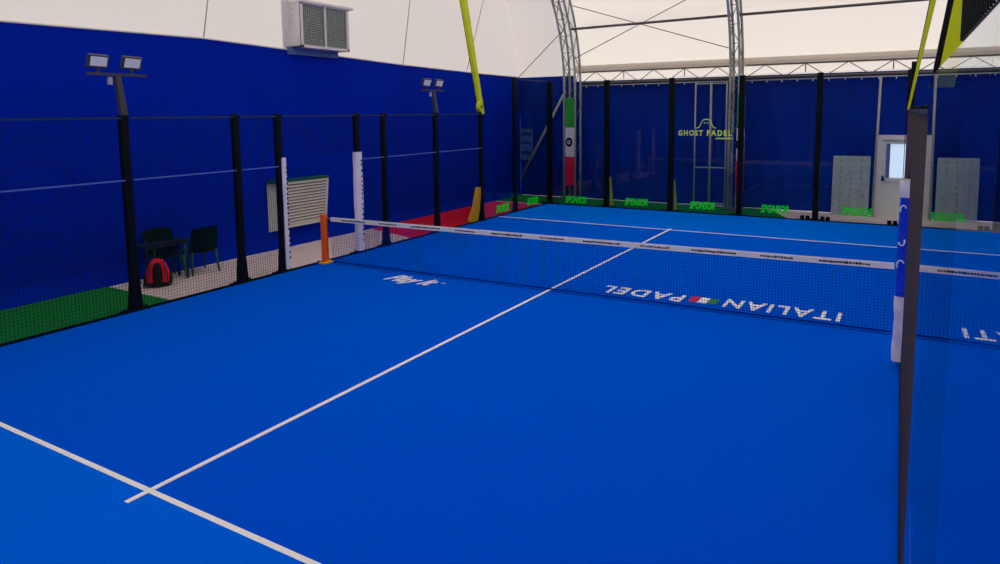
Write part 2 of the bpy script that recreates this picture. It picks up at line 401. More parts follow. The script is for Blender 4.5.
# galvanised frame and pole in front of the far wall
pf = thing('pipe_frame', (-.2, 11.78, 0), 'tall narrow galvanised pipe frame standing against the far blue wall', 'frame')
for x in (-.68, -.2, .28): MB().tube([(x, 11.8, -.01), (x, 11.8, 3.88)], .026 if x != -.2 else .035, 8).build('upright', M['steel'], pf)
for z in (.1, 1.23, 3.84): MB().tube([(-.68, 11.8, z), (.28, 11.8, z)], .022, 8).build('crossbar', M['steel'], pf)
bar('steel_pole', [(4.37, 11.7, -.01), (4.42, 11.7, 3.88)], .033, 'steel', 'slim grey pole standing left of the white door', 'pole')

# pale blue corner panel with darker bands, and left-wall fittings
ps = thing('wall_panel', (-6.85, 11.95, 1.85), 'pale blue panel on the far left corner wall', 'pale_panel')
MB().box(-7.08, 11.92, 1.3, -6.55, 11.95, 2.42).build('sheet', M['pale_panel'], ps)
w = MB()
for (z0, z1) in ((2.16, 2.3), (1.86, 1.95), (1.48, 1.62)):
    w.prism([(-7.02, z0), (-6.8, z0+.04), (-6.6, z0-.02), (-6.6, z1-.05), (-6.8, z1+.03), (-7.02, z1-.02)], 'y', 11.912, 11.921)
w.build('panel_band', M['pale_panel_dark'], ps)

# ------------------------------------------------------------------ door in the far wall
dr = MB()
dr.box(DX0-.04, 11.9, -.01, DX0+.09, 12.12, DZ+.04); dr.box(DX1-.09, 11.9, -.01, DX1+.04, 12.12, DZ+.04); dr.box(DX0+.09, 11.9, DZ-.09, DX1-.09, 12.12, DZ+.04)
door = dr.build('door_1', M['white_metal'], bevel=.006); tag(door, 'white half-glazed door in the far wall', kind='structure')
a, b = DX0+.09, DX1-.09
lf = MB()
lf.box(a-.02, 11.95, .0, b+.02, 12.03, .12); lf.box(a-.02, 11.95, .98, b+.02, 12.03, 1.08); lf.box(a-.02, 11.95, DZ-.20, b+.02, 12.03, DZ-.07)
lf.box(a-.02, 11.95, .12, a+.10, 12.03, DZ-.2); lf.box(b-.1, 11.95, .12, b+.02, 12.03, DZ-.2); lf.box(a+.1, 11.99, .12, b-.1, 12.02, .98)
leaf = lf.build('door_leaf', M['door_white'], door, bevel=.004)
MB().box(a+.1, 11.995, 1.08, b-.1, 12.005, DZ-.2).build('window_pane', M['pane'], leaf)
MB().box(a+.1, 11.975, 1.08, a+.2, 11.99, DZ-.2).build('blind_strip', M['duct'], leaf)
MB().box(a+.02, 11.9, 1.0, a+.07, 11.955, 1.14).build('door_handle', M['handle_dark'], door)

# grey boards leaning on the far wall
def board(x0, x1, label):
    o = thing('training_board', ((x0+x1)/2, 11.8, 0), label, 'board')
    MB().hexa([(x0, 11.68, -.005), (x1, 11.68, -.005), (x1, 11.72, -.005), (x0, 11.72, -.005)], [(x0, 11.86, 1.68), (x1, 11.86, 1.68), (x1, 11.9, 1.68), (x0, 11.9, 1.68)]).build('board_panel', M['board'], o, bevel=.006)
    for c in range(3):
        for r in range(9):
            x = x0+(x1-x0)*(.22+.28*c)+random.uniform(-.02, .02); z = .2+r*.165
            y = 11.68+.18*z/1.68-.004
            MB().tube([(x, y, z), (x+.02, y+.006, z+.06)], .008, 5).build('print_mark', M['board_mark'], o)
board(3.31, 4.26, 'speckled grey board leaning on the blue wall left of the white door')

# ------------------------------------------------------------------ louvred vents on the left side
ac = thing('air_duct_box', (WL+.05, 2.07, 4.5), 'white box vent with dark twin grilles high on the left wall', 'vent')
y0, y1, z0, z1, xf = 1.29, 2.84, 4.53, 5.56, -6.8
s = MB()
s.box(WL+.02, y0, z0, xf, y0+.04, z1); s.box(WL+.02, y1-.04, z0, xf, y1, z1); s.box(WL+.02, y0, z0, xf, y1, z0+.04); s.box(WL+.02, y0-.02, z1-.03, xf+.06, y1+.12, z1+.03)
s.box(xf-.03, y0, z0, xf+.01, y0+.07, z1); s.box(xf-.03, y1-.07, z0, xf+.01, y1, z1); s.box(xf-.03, y0, z0, xf+.01, y1, z0+.06); s.box(xf-.03, y0, z1-.06, xf+.01, y1, z1); s.box(xf-.03, 2.03, z0, xf+.012, 2.08, z1)
s.build('casing', M['white_metal'], ac, bevel=.004)
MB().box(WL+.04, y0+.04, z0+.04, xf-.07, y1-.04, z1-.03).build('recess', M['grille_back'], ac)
for (p, q) in ((y0+.07, 2.03), (2.08, y1-.07)):
    g = MB(); n = 22
    for i in range(n):
        z = z0+.07+(z1-z0-.14)*i/n
        g.hexa([(xf-.05, p, z+.018), (xf-.005, p, z), (xf-.005, q, z), (xf-.05, q, z+.018)], [(xf-.05, p, z+.024), (xf-.005, p, z+.008), (xf-.005, q, z+.008), (xf-.05, q, z+.024)])
    m = 10
    for i in range(1, m): y = p+(q-p)*i/m; g.box(xf-.06, y-.006, z0+.06, xf-.02, y+.006, z1-.06)
    g.build('grille', M['grille'], ac)
for i in range(6): MB().tube([(WL+.15, y0-.004, z0+.12+i*.15), (WL+.15, y0+.01, z0+.12+i*.15)], .012, 6).build('rivet', M['steel_dark'], ac)
MB().box(WL+.03, y0-.12, 4.38, WL+.12, y1-.1, 4.55).build('lower_flashing', M['duct'], ac)
MB().box(WL+.01, y0-.2, 4.42, WL+.04, y0, z1+.2).build('side_flashing', M['white_metal'], ac)

lv = thing('louvre_vent', (WL+.1, 1.4, .95), 'cream louvred vent low on the left wall behind the padded gate', 'vent')
y0, y1, z0, z1 = .72, 2.03, .44, 1.50
xb, xt = -6.98, -6.86
s = MB()
def lx(z): return xb+(xt-xb)*(z-z0)/(z1-z0)
def tilt(s, ya, yb, za, zb, d0=-.03, d1=.01):
    s.hexa([(lx(za)+d0, ya, za), (lx(za)+d1, ya, za), (lx(za)+d1, yb, za), (lx(za)+d0, yb, za)], [(lx(zb)+d0, ya, zb), (lx(zb)+d1, ya, zb), (lx(zb)+d1, yb, zb), (lx(zb)+d0, yb, zb)])
tilt(s, y0, y0+.05, z0, z1); tilt(s, y1-.06, y1, z0, z1); tilt(s, y0, y1, z0, z0+.06); tilt(s, y0, y1, z1-.06, z1)
s.build('vent_frame', M['louvre'], lv)
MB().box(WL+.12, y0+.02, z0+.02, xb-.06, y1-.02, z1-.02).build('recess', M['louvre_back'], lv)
g = MB()
for i in range(13):
    z = z0+.07+i*.0715
    g.hexa([(lx(z)-.05, y0+.05, z+.03), (lx(z), y0+.05, z), (lx(z), y1-.06, z), (lx(z)-.05, y1-.06, z+.03)], [(lx(z)-.05, y0+.05, z+.05), (lx(z), y0+.05, z+.035), (lx(z), y1-.06, z+.035), (lx(z)-.05, y1-.06, z+.05)])
g.build('slats', M['louvre'], lv)
MB().hexa([(WL+.08, y0-.32, z0-.05), (xb-.02, y0-.03, z0), (xb-.02, y0, z0), (WL+.08, y0, z0-.05)], [(WL+.08, y0-.32, z1+.05), (xt-.02, y0-.03, z1+.02), (xt-.02, y0, z1+.02), (WL+.08, y0, z1+.05)]).build('side_panel', M['grille'], lv)
MB().box(WL+.08, y0-.35, z1+.0, xt+.02, y1+.03, z1+.05).build('vent_hood', M['chair'], lv)

# ------------------------------------------------------------------ fence posts
def make_post(h, side, label, fin=True, top=None):
    """side +1: the outside of the court is towards +x; built at the origin"""
    p = thing('fence_post', (0, 0, 0), label, 'post')
    m = MB(); m.box(-.05, -.06, -.01, .05, .06, h); m.build('shaft', M['black'], p, bevel=.01)
    f = MB()
    for sg in (-1, 1):
        f.prism([(sg*.06, .0), (sg*.105, .0), (sg*.095, .12), (sg*.06, .5)], 'x', -.045, .045)
    f.build('foot_gusset', M['black'], p)
    MB().box(-.11, -.2, -.012, .07, .2, .018).build('base_plate', M['black'], p, bevel=.004)
    for sg in (-1, 1):
        MB().tube([(.0, sg*.165, .018), (.0, sg*.165, .055)], .02, 8).build('anchor_bolt', M['black'], p)
    return p
post3 = make_post(3.03, -1, 'black fence post directly left of the red backpack')
post3.location = (XL-.06, -3.95, 0); post3['group'] = 'posts of the left side fence'
LP = 'posts of the left side fence'
for y, l in ((-1.95, 'black fence post between the green chairs and the first padded gate post'),
             (-1.0, 'black gate post on the left side wearing the nearer white pad'),
             (1.14, 'black gate post on the left side wearing the farther white pad'),
             (2.02, 'black fence post just right of the farther white pad on the left side'),
             (4.02, 'black left fence post that carries the farther twin floodlight'),
             (6.14, 'black left fence post with the yellow fin and chartreuse arm')):
    copy_tree(post3, (XL-.06, y, 0), l, LP)
post4 = make_post(4.05, -1, 'tall black post between the two left glass panes'); post4.location = (XL-.06, 8.05, 0); post4['group'] = LP
RP = 'posts of the right side fence'
for y, l in ((-6, 'black post at the far edge of the near right glass pane'), (-4, 'black right fence post just beyond the near glass pane'),
             (-2, 'black right fence post just before the blue padded post'), (-1, 'black right gate post wrapped by the blue pad'),
             (1, 'black right gate post just beyond the blue pad'), (2, 'black right fence post, second beyond the blue pad'),
             (4, 'black right fence post, third beyond the blue pad'), (6, 'black right fence post carrying the far chartreuse arm')):
    skew(copy_tree(post3, (XR+.09, y, 0), l, RP), PI)
skew(copy_tree(post4, (XR+.09, 8, 0), 'tall black post between the two far right glass panes', RP))

def back_post(x, label, bolts):
    p = thing('fence_post', (x, 10.27, 0), label, 'post', 'posts of the far glass wall')
    MB().box(x-.075, 10.18, -.01, x+.075, 10.33, 3.99).build('shaft', M['black'], p, bevel=.01)
    MB().box(x-.26, 10.15, -.012, x+.26, 10.42, .03).build('base_plate', M['black'], p, bevel=.004)
    for sg in (-1, 1):
        if bolts:
            for k in (0, 1): MB().tube([(x+sg*(.19+.13*k)-.05, 10.24, .07), (x+sg*(.19+.13*k)+.05, 10.24, .07)], .055, 10).build('foot_knob', M['black'], p)
        else: MB().tube([(x+sg*.2, 10.24, .03), (x+sg*.2, 10.24, .06)], .025, 8).build('anchor_bolt', M['black'], p)
    return p
back_post(-5.03, 'tall black corner post at the left end of the far glass wall', False)
for x, l, b in ((-3.03, 'tall black post of the far glass wall, nearest the left corner arch', False), (-.97, 'tall black post of the far glass wall just left of the ghost logo', False),
                (1.04, 'tall black post of the far glass wall in front of the middle arch column', False), (3.05, 'tall black post of the far glass wall left of the leaning board', True),
                (5.14, 'tall black corner post at the right end of the far glass wall', True)): back_post(x, l, b)
def yellow_fin(name, pts, axis, a0, a1, m, label, group):
    o = MB().prism(pts, axis, a0, a1).build(name, M[m], bevel=.008); return tag(o, label, 'fin', group)
f1 = yellow_fin('support_fin', [(6.05, .95), (6.06, .8), (6.0, .35), (5.88, 0), (5.54, .0), (5.50, .07), (5.74, .4), (5.93, .95)], 'x', XL-.13, XL-.02, 'yellow', 'yellow tapered metal fin at the foot of the left fence post', 'fins at post feet')
for x, l in ((-3.03, 'pale chartreuse fin at the foot of the post nearest the corner arch'), (-.97, 'pale chartreuse fin at the foot of the post left of the ghost logo')):
    fm = MB().hexa([(x+.08, 10.34, -.01), (x+.15, 10.34, -.01), (x+.15, 10.5, -.01), (x+.08, 10.5, -.01)], [(x+.078, 10.34, .95), (x+.095, 10.34, .95), (x+.095, 10.4, .95), (x+.078, 10.4, .95)])
    tag(fm.build('support_fin', M['chartreuse']), l, 'fin', 'fins at post feet')

# ------------------------------------------------------------------ mesh panels
def wires(m, axis, c, a0, a1, z0, z1, step=.05, th=.0034):
    h = th/2
    n = round((a1-a0)/step)
    for i in range(n+1):
        a = a0+(a1-a0)*i/n
        if axis == 'x': m.box(c-h, a-h, z0, c+h, a+h, z1)
        else: m.box(a-h, c-h, z0, a+h, c+h, z1)
    n = round((z1-z0)/step)
    for i in range(n+1):
        z = z0+(z1-z0)*i/n
        if axis == 'x': m.box(c-h+th, a0, z-h, c+h+th, a1, z+h)
        else: m.box(a0, c-h+th, z-h, a1, c+h+th, z+h)
    return m
def mesh_panel(axis, c, a0, a1, z0, z1, label, group, mid=True, top=True, th=.0034, wm='wire'):
    loc = (c, (a0+a1)/2, z0) if axis == 'x' else ((a0+a1)/2, c, z0)
    p = thing('mesh_panel', loc, label, 'fence panel', group)
    wires(MB(), axis, c, a0, a1, z0, z1, th=th).build('wire_mesh', M[wm], p)
    def rail(z, m, r, nm):
        b = MB()
        if axis == 'x': b.box(c-.012, a0, z-r, c+.018, a1, z+r)
        else: b.box(a0, c-.012, z-r, a1, c+.018, z+r)
        b.build(nm, M[m], p)
    if top: rail(z1, 'teal_rail', .016, 'top_rail')
    if mid: rail(2.04, 'pale_rail', .010, 'middle_rail')
    return p
GL = 'wire mesh panels of the left side fence'
mx = XL-.005
for a0, a1, l in ((-7.9, -4.02, 'black wire mesh panel in front of the green turf at the far left of view'), (-3.88, -2.02, 'black wire mesh panel in front of the backpack and chairs'),
                  (-1.88, -1.07, 'narrow wire mesh panel left of the nearer white pad'), (1.21, 1.95, 'narrow wire mesh panel right of the farther white pad'),
                  (2.09, 3.95, 'wire mesh panel left of the farther floodlight post'), (4.09, 6.07, 'wire mesh panel left of the yellow fin')):
    mesh_panel('x', mx, a0, a1, .04, 2.98, l, GL)
mesh_panel('x', mx, -.93, 1.07, 2.2, 2.98, 'short wire mesh panel over the left gate opening', GL, mid=False)
mesh_panel('x', mx, 8.12, 10.1, 3.03, 4.0, 'short wire mesh panel above the far left glass pane', GL, mid=False)
GR = 'wire mesh panels of the right side fence'
mr = XR+.01
for a0, a1, l in ((-5.91, -4.09, 'right wire mesh panel right beside the near glass pane'), (-3.91, -2.09, 'right wire mesh panel second from the near glass pane'), (-1.91, -1.09, 'narrow right wire mesh panel before the blue pad'),
                  (1.09, 1.91, 'narrow right wire mesh panel beyond the blue pad'), (2.09, 3.91, 'right wire mesh panel between the blue pad and the far arm'), (4.09, 5.91, 'right wire mesh panel beside the far chartreuse arm post')):
    skew(mesh_panel('x', mr, a0, a1, .04, 2.98, l, GR, mid=False, th=.004, wm='wire_side'))
skew(mesh_panel('x', mr, -.91, .91, 2.2, 2.98, 'short right wire mesh panel over the gate opening', GR, mid=False, wm='wire_side'))
skew(mesh_panel('x', XR+.03, -9.9, -7.5, 3.2, 4.15, 'dark wire mesh panel above the near right glass, top right of view', GR, mid=False, th=.006, wm='black'))
GB = 'wire mesh panels above the far glass wall'
bx = [-5.03, -3.03, -.97, 1.04, 3.05, 5.14]
bl = ['above the leftmost far glass pane', 'above the far glass pane left of the ghost logo', 'above the far glass pane that shows the ghost logo', 'above the far glass pane right of the middle column', 'above the far glass pane that shows the door']
for i in range(5):
    mesh_panel('y', 10.14, bx[i]+.09, bx[i+1]-.09, 3.05, 4.0, 'fine wire mesh panel '+bl[i], GB, mid=False, top=False, th=.003)

# ------------------------------------------------------------------ glass panels
def glass(axis, c, a0, a1, z0, z1, label, group, inner, side=False):
    """inner: sign of the court-side face normal; only that face reflects"""
    loc = (c, (a0+a1)/2, z0) if axis == 'x' else ((a0+a1)/2, c, z0)
    p = thing('glass_panel', loc, label, 'glass panel', group)
    m = MB(); t = .006
    if axis == 'x': m.box(c-t, a0, z0, c+t, a1, z1)
    else: m.box(a0, c-t, z0, a1, c+t, z1)
    o = m.build('pane', [M['glass_clear'], M['glass_side'] if side else M['glass']], p)
    for f in o.data.polygons:
        n = f.normal.x if axis == 'x' else f.normal.y
        if n*inner > .9: f.material_index = 1
    return p
def ghost_logo(lg):
    fr = lambda x, z: frame((x, 10.127, z), (1, 0, 0), (0, 0, 1))
    text_obj('pane_lettering', 'GHOST', 1, fr(-.365, 2.366), M['logo_lime'], lg, width=.72, height=.165, spacing=1.3, bold=.03)
    text_obj('pane_lettering', 'PADEL', 1, fr(.465, 2.368), M['logo_lime'], lg, width=.70, height=.165, spacing=1.3, bold=.03)
    sub = MB(); xx = .36
    while xx < .80:
        w = random.uniform(.025, .05); sub.box(xx, 10.124, 2.19, xx+w, 10.13, 2.225+random.uniform(0, .02)); xx += w+.012
    sub.build('small_print', M['logo_lime'], lg)
    gp = []
    for i in range(33):
        t = i/32; x = .085+(t-.5)*.56; d = abs(t-.5)*2
        gp.append((x, 10.127, 2.51+.235*(1/(1+math.exp((d-.55)*13)))+(.015 if d < .3 else 0)*math.cos(d*5)))
    MB().tube(gp, .013, 6).build('ghost_outline', M['logo_lime'], lg)
    for dx in (-.045, .04):
        MB().prism([(.085+dx+.022*math.cos(k*PI/5), 2.655+.017*math.sin(k*PI/5)) for k in range(10)], 'y', 10.122, 10.13).build('ghost_eye', M['logo_lime'], lg)

def sponsor(p, x, y, z, ux, w=.74, h=.235):
    text_obj('pane_lettering', 'SPONSOR', 1, frame((x, y, z), ux, (0, 0, 1)), M['neon'], p, width=w, height=h, shear=.3, bold=.045, extrude=.004)
GG = 'glass panes of the far wall'
gl = ['leftmost glass pane of the far wall, beside the corner arch', 'far glass pane between the two posts with chartreuse fins', 'far glass pane in front of the yellow ghost logo', 'far glass pane just right of the middle arch column', 'far glass pane in front of the leaning board and white door']
sp = [-4.03, -2.0, .02, 2.02, 4.06]; sz = [.19, .23, .24, .26, .31]
for i in range(5):
    p = glass('y', 10.14, bx[i]+.1, bx[i+1]-.1, .03, 3.03, gl[i], GG, -1)
    sponsor(p, sp[i], 10.125, sz[i], (1, 0, 0))
    if i == 2: ghost_logo(p)
p = glass('x', XL-.02, 6.21, 7.98, .03, 3.0, 'left side glass pane beside the yellow fin post', 'glass panes of the left side', 1); sponsor(p, XL-.005, 7.22, .22, (0, 1, 0))
p = glass('x', XL-.02, 8.12, 10.1, .03, 3.0, 'left side glass pane at the far left corner', 'glass panes of the left side', 1); sponsor(p, XL-.005, 9.1, .22, (0, 1, 0))
FR = glass('x', XR+.006, 6.1, 7.9, .03, 3.0, 'far right side glass pane beyond the far chartreuse arm', 'glass panes of the right side', -1, True); skew(FR)
FR = glass('x', XR+.006, 8.1, 10.1, .03, 3.0, 'far right side glass pane at the far right corner', 'glass panes of the right side', -1, True); skew(FR)
NG = glass('x', XR+.006, -9.98, -6.0, .03, 3.15, 'large near glass pane mirroring the court at the right edge', 'glass panes of the right side', -1, True); skew(NG)

# ------------------------------------------------------------------ pads on the gate posts
def gate_pad(x, y, z1, label, marks_y, hx=.07, hy=.085, my=0):
    p = thing('post_pad', (x, y, .04), label, 'pad', 'white pads on the left gate posts')
    def fn(u, v):
        a = 2*PI*u; z = .05+(z1-.05)*v
        r = 1+.04*math.sin(z*5+y)+.02*math.sin(z*13)
        c, s_ = math.cos(a), math.sin(a)
        k = (abs(c)**4+abs(s_)**4)**-.25
        return (x+hx*k*c*r, y+my+hy*k*s_*r, z)
    m = MB(); m.grid(fn, 24, 24); bmesh.ops.remove_doubles(m.bm, verts=m.bm.verts, dist=.0005)
    m.build('cover', M['pad_white'], p)
    z = .25
    while z < z1-.2:
        k = MB().box(x+hx-.005, y+my+marks_y-.010, z, x+hx+.010, y+my+marks_y+.014, z+.045); k.build('lace_hole', M['bag_black'], p); z += random.choice((.085, .1, .13))
    return p
gate_pad(XL-.05, -.98, 2.2, 'white vinyl pad on the nearer left gate post, beside the louvred vent', .03, .068, .055, .05)
gate_pad(XL-.05, 1.14, 2.2, 'white vinyl pad on the farther left gate post, right of the orange net post', .04, .07, .1, 0)
bp = thing('post_pad', (XR-.04, -1, .04), 'torn blue and white vinyl pad on the right gate post', 'pad')
def padfn(z0, z1, amp):
    def fn(u, v):
        a = 2*PI*u; z = z0+(z1-z0)*v; c, s_ = math.cos(a), math.sin(a); k = (abs(c)**4+abs(s_)**4)**-.25
        r = 1+amp*math.sin(z*9+a*2)+amp*.6*math.sin(z*23+a)
        return (XR-.005+.07*k*c*r, -1+.09*k*s_*r, z)
    return fn
for nm, z0, z1, amp, mm in (('blue_cover', .85, 2.0, .06, 'pad_blue'), ('torn_top', 2.0, 2.2, .12, 'pad_white'), ('torn_lining', .08, .85, .09, 'pad_white')):
    m = MB(); m.grid(padfn(z0, z1, amp), 20, 20); bmesh.ops.remove_doubles(m.bm, verts=m.bm.verts, dist=.0005)
    m.build(nm, M[mm], bp)
for (zc, r, a) in ((1.86, .03, .4), (1.5, .03, 3.4), (1.22, .035, .4)):
    MB().tube([(XR-.035+r*math.cos(i*.55+a), -1.102, zc+r*1.7*math.sin(i*.55+a)) for i in range(7)], .009, 6).build('pad_mark', M['decal_white'], bp)

# ------------------------------------------------------------------ net and posts
def net_y(x): return .08+(x+5)*.26/10.1
def net_z(x): u = (x-.05)/5.05; return .925+.015*u+.012*u*u
nt = thing('padel_net', (0, .2, 0), 'dark blue court net with a white top band stretched across', 'net')
X0, X1 = -4.9, 5.06
m = MB(); n = 230; h = .0018
for i in range(n+1):
    x = X0+(X1-X0)*i/n; y = net_y(x); m.box(x-h, y-h, .015, x+h, y+h, net_z(x)-.04)
rows = 21
for r in range(rows+1):
    zz = r/rows
    for i in range(12):
        xa, xb = X0+(X1-X0)*i/12, X0+(X1-X0)*(i+1)/12
        za, zb = .02+(net_z(xa)-.07)*zz, .02+(net_z(xb)-.07)*zz; ya, yb = net_y(xa), net_y(xb)
        m.hexa([(xa, ya-h, za-h), (xb, yb-h, zb-h), (xb, yb+h, zb-h), (xa, ya+h, za-h)], [(xa, ya-h, za+h), (xb, yb-h, zb+h), (xb, yb+h, zb+h), (xa, ya+h, za+h)])
m.build('netting', M['net'], nt)
b = MB(); lo = MB()
def band(mb, za, zb, d, xs):
    for xa, xb in zip(xs[:-1], xs[1:]):
        ya, yb = net_y(xa), net_y(xb)
        mb.hexa([(xa, ya-d, net_z(xa)+za), (xb, yb-d, net_z(xb)+za), (xb, yb+d, net_z(xb)+za), (xa, ya+d, net_z(xa)+za)], [(xa, ya-d, net_z(xa)+zb), (xb, yb-d, net_z(xb)+zb), (xb, yb+d, net_z(xb)+zb), (xa, ya+d, net_z(xa)+zb)])
xs = [X0+(X1-X0)*i/24 for i in range(25)]
band(b, -.075, .01, .009, xs); b.build('top_band', M['band_white'], nt)
x = X0+.3; dark = True
while x < X1-.4:
    e = x+(.62 if dark else .42); tgt = MB()
    while x < e:
        w = random.uniform(.018, .05)
        band(tgt, -.052+random.uniform(0, .008), -.018-random.uniform(0, .01), .0105, [x, x+w]); x += w+.006
    tgt.build('band_print', M['bag_black'] if dark else M['steel_dark'], nt)
    x += .33; dark = not dark
b = MB(); b.tube([(X0, net_y(X0), .02), (X1, net_y(X1), .02)], .012, 6); b.build('bottom_cord', M['seam'], nt)
b = MB(); b.tube([(XL+.02, net_y(X0), net_z(X0)-.02), (X0, net_y(X0), net_z(X0)-.02)], .006, 6); b.build('tension_cable', M['steel'], nt)
def net_post(x, y, label, colr):
    p = thing('net_post', (x, y, 0), label, 'net post', 'net posts')
    m = MB(); m.box(x-.05, y-.06, .03, x+.05, y+.06, 1.0); m.build('padded_sleeve', M[colr], p, bevel=.02)
    z = MB()
    for i in range(14): z.box(x+.052, y+.02, .1+i*.06, x+.062, y+.045, .125+i*.06)
    z.build('zip', M['bag_black'], p)
    MB().box(x-.13, y-.14, 0, x+.1, y+.14, .03).build('base_plate', M['yellow'], p, bevel=.004)
    for s_ in (-1, 1): MB().tube([(x-.09, y+s_*.1, .03), (x-.09, y+s_*.1, .06)], .02, 8).build('anchor_bolt', M['black'], p)
    c = MB(); c.box(x-.02, y-.02, .99, x+.02, y+.02, 1.03); c.build('post_cap', M['grille'], p)
net_post(-4.99, -.02, 'orange padded net post at the left end of the net', 'pad_orange')

# ------------------------------------------------------------------ floodlights
def floodlight(y, label, ptop):
    x0 = XL-.06
    p = thing('floodlight', (x0, y, 3.03), label, 'floodlight', 'twin floodlights on the left fence')
    MB().hexa([(x0-.05, y-.05, 3.03), (x0+.04, y-.05, 3.03), (x0+.04, y+.05, 3.03), (x0-.05, y+.05, 3.03)],
              [(x0-.10, y-.06, ptop), (x0-.03, y-.06, ptop), (x0-.03, y+.02, ptop), (x0-.10, y+.02, ptop)]).build('lamp_pole', M['grey_pole'], p)
    MB().box(x0-.09, y-.47, ptop, x0-.03, y+.43, ptop+.04).build('crossbar', M['grey_pole'], p)
    MB().box(x0-.08, y-.12-.05, ptop-.13, x0-.04, y-.11, ptop-.02).build('junction_box', M['steel'], p)
    for sg in (-.27, .24):
        yc = y+sg-.03; R = Matrix.Translation((x0-.05, yc, ptop+.2)) @ Matrix.Rotation(math.radians(22), 4, 'Y') @ Matrix.Rotation(math.radians(-6), 4, 'Z')
        hd = MB(); hd.box(-.05, -.145, -.10, .02, .145, .10); bmesh.ops.transform(hd.bm, matrix=R, verts=hd.bm.verts)
        h_ = hd.build('lamp_head', M['grey_pole'], p, bevel=.008)
        gs = MB(); gs.box(.018, -.115, -.062, .026, .115, .078); bmesh.ops.transform(gs.bm, matrix=R, verts=gs.bm.verts)
        gs.build('lamp_lens', M['lamp_glass'], h_)
        br = MB(); br.box(x0-.08, yc-.015, ptop+.04, x0-.05, yc+.015, ptop+.16); br.build('bracket', M['grey_pole'], h_)
floodlight(-3.93, 'twin floodlight on the fence post left of the backpack', 3.61)
floodlight(4.07, 'twin floodlight on the farther left post, before the chartreuse arm', 3.56)

# ------------------------------------------------------------------ chartreuse arms
def light_arm(x, y, sg, label, w0, w1, dx, ys=1, hw=.05, disc=False, hw0=None, zb=2.98):
    a = thing('lighting_arm', (x, y, 2.98), label, 'lighting arm', 'chartreuse arms over the fences')
    n = 12; m = MB(); bk = MB()
    def sec(t, o0, o1):
        z = zb+(6.98-zb)*t; cx = x+sg*(dx*t+.0*t*t); hy = (w0+(w1-w0)*t)/2; yy = y-.22*t*ys
        k = 1 if hw0 is None else (hw0+(hw-hw0)*min(1, t*1.3))/hw
        o0 *= k; o1 *= k
        return [(cx+o0, yy-hy, z), (cx+o1, yy-hy, z), (cx+o1, yy+hy, z), (cx+o0, yy+hy, z)]
    for i in range(n):
        m.hexa(sec(i/n, -hw, hw), sec((i+1)/n, -hw, hw))
        if sg > 0: bk.hexa(sec(i/n, -hw-.025, -hw-.002), sec((i+1)/n, -hw-.025, -hw-.002))
        else: bk.hexa(sec(i/n, -.07, -.052), sec((i+1)/n, -.07, -.052))
    bmesh.ops.remove_doubles(m.bm, verts=m.bm.verts, dist=.0005)
    m.build('arm', M['chartreuse'], a); bk.build('arm_backing', M['black'], a)
    if disc:
        d = MB(); d.prism([(y-ys*(.02+.19*math.sin(PI*k/12)), 3.18+.17*math.cos(PI*k/12)) for k in range(13)], 'x', x-.055, x+.06)
        d.build('hinge_disc', M['chartreuse'], a)
        MB().tube([(x-.07, y-.1*ys, 3.18), (x+.075, y-.1*ys, 3.18)], .03, 10).build('hinge_bolt', M['black'], a)
    return a
light_arm(XL-.05, 6.2, -1, 'chartreuse arm rising from the left fence in front of the gable', .13, .26, .55, disc=True)
light_arm(XR-.05, 6.2, 1, 'slim chartreuse arm rising from the far part of the right fence', .05, .26, .62, hw=.06, hw0=.02)
light_arm(XR+.115, -6.0, 1, 'broad chartreuse arm at the top right, seen from close by', .09, .18, .52, -1, .038, zb=3.10)

# ------------------------------------------------------------------ chairs, table, backpack
def chair(loc, rz, label):
    p = thing('plastic_armchair', (0, 0, 0), label, 'chair', 'dark green plastic armchairs by the left wall')
    s_ = MB(); s_.grid(lambda u, v: (-.24+.48*u, -.22+.46*v, .44-.025*math.sin(PI*u)*math.sin(PI*v)), 8, 8)
    bmesh.ops.solidify(s_.bm, geom=s_.bm.faces[:], thickness=.02); s_.build('seat', M['chair'], p, fix=True)
    b_ = MB()
    b_.grid(lambda u, v: ((-.28+.56*u)*(1-.06*v*v), .22+.12*v+.05*(1-(2*u-1)**2), .42+.50*v*(1-.08*(2*u-1)**4)), 10, 10, smooth=False)
    bmesh.ops.solidify(b_.bm, geom=b_.bm.faces[:], thickness=.018); b_.build('backrest', M['chair'], p)
    for sx in (-1, 1):
        ar = MB(); pts = [(sx*.27, -.20, .30), (sx*.28, -.22, .62), (sx*.285, -.1, .655), (sx*.28, .1, .66), (sx*.25, .27, .70)]
        ar.tube(pts, .024, 8); ar.build('armrest', M['chair'], p)
        for (ya, yb) in ((-.20, -.25), (.24, .30)):
            lg_ = MB(); lg_.tube([(sx*.23, ya, .44), (sx*.27, yb, 0)], [.032, .018], 8); lg_.build('leg', M['chair'], p)
    p.location = loc; p.rotation_euler = (0, 0, rz)
    return p
c1 = chair((-6.66, -1.74, -.012), math.radians(-98), 'dark green plastic armchair right of the backpack, turned back to the court')
copy_tree(c1, (-6.66, -2.40, -.012), 'dark green plastic armchair tucked behind the narrow table, above the red backpack', rot=(0, 0, math.radians(78)))
tb = thing('side_table', (-6.55, -2.5, -.012), 'narrow dark table behind the red backpack', 'table')
MB().box(-6.70, -3.0, .695, -6.42, -2.10, .72).build('tabletop', M['table'], tb, bevel=.006)
for x in (-6.68, -6.42):
    for y in (-2.92, -2.13): MB().box(x-.016, y-.016, -.012, x+.016, y+.016, .697).build('leg', M['table'], tb)
MB().box(-6.43, -2.92, .64, -6.41, -2.13, .69).build('apron', M['table'], tb)

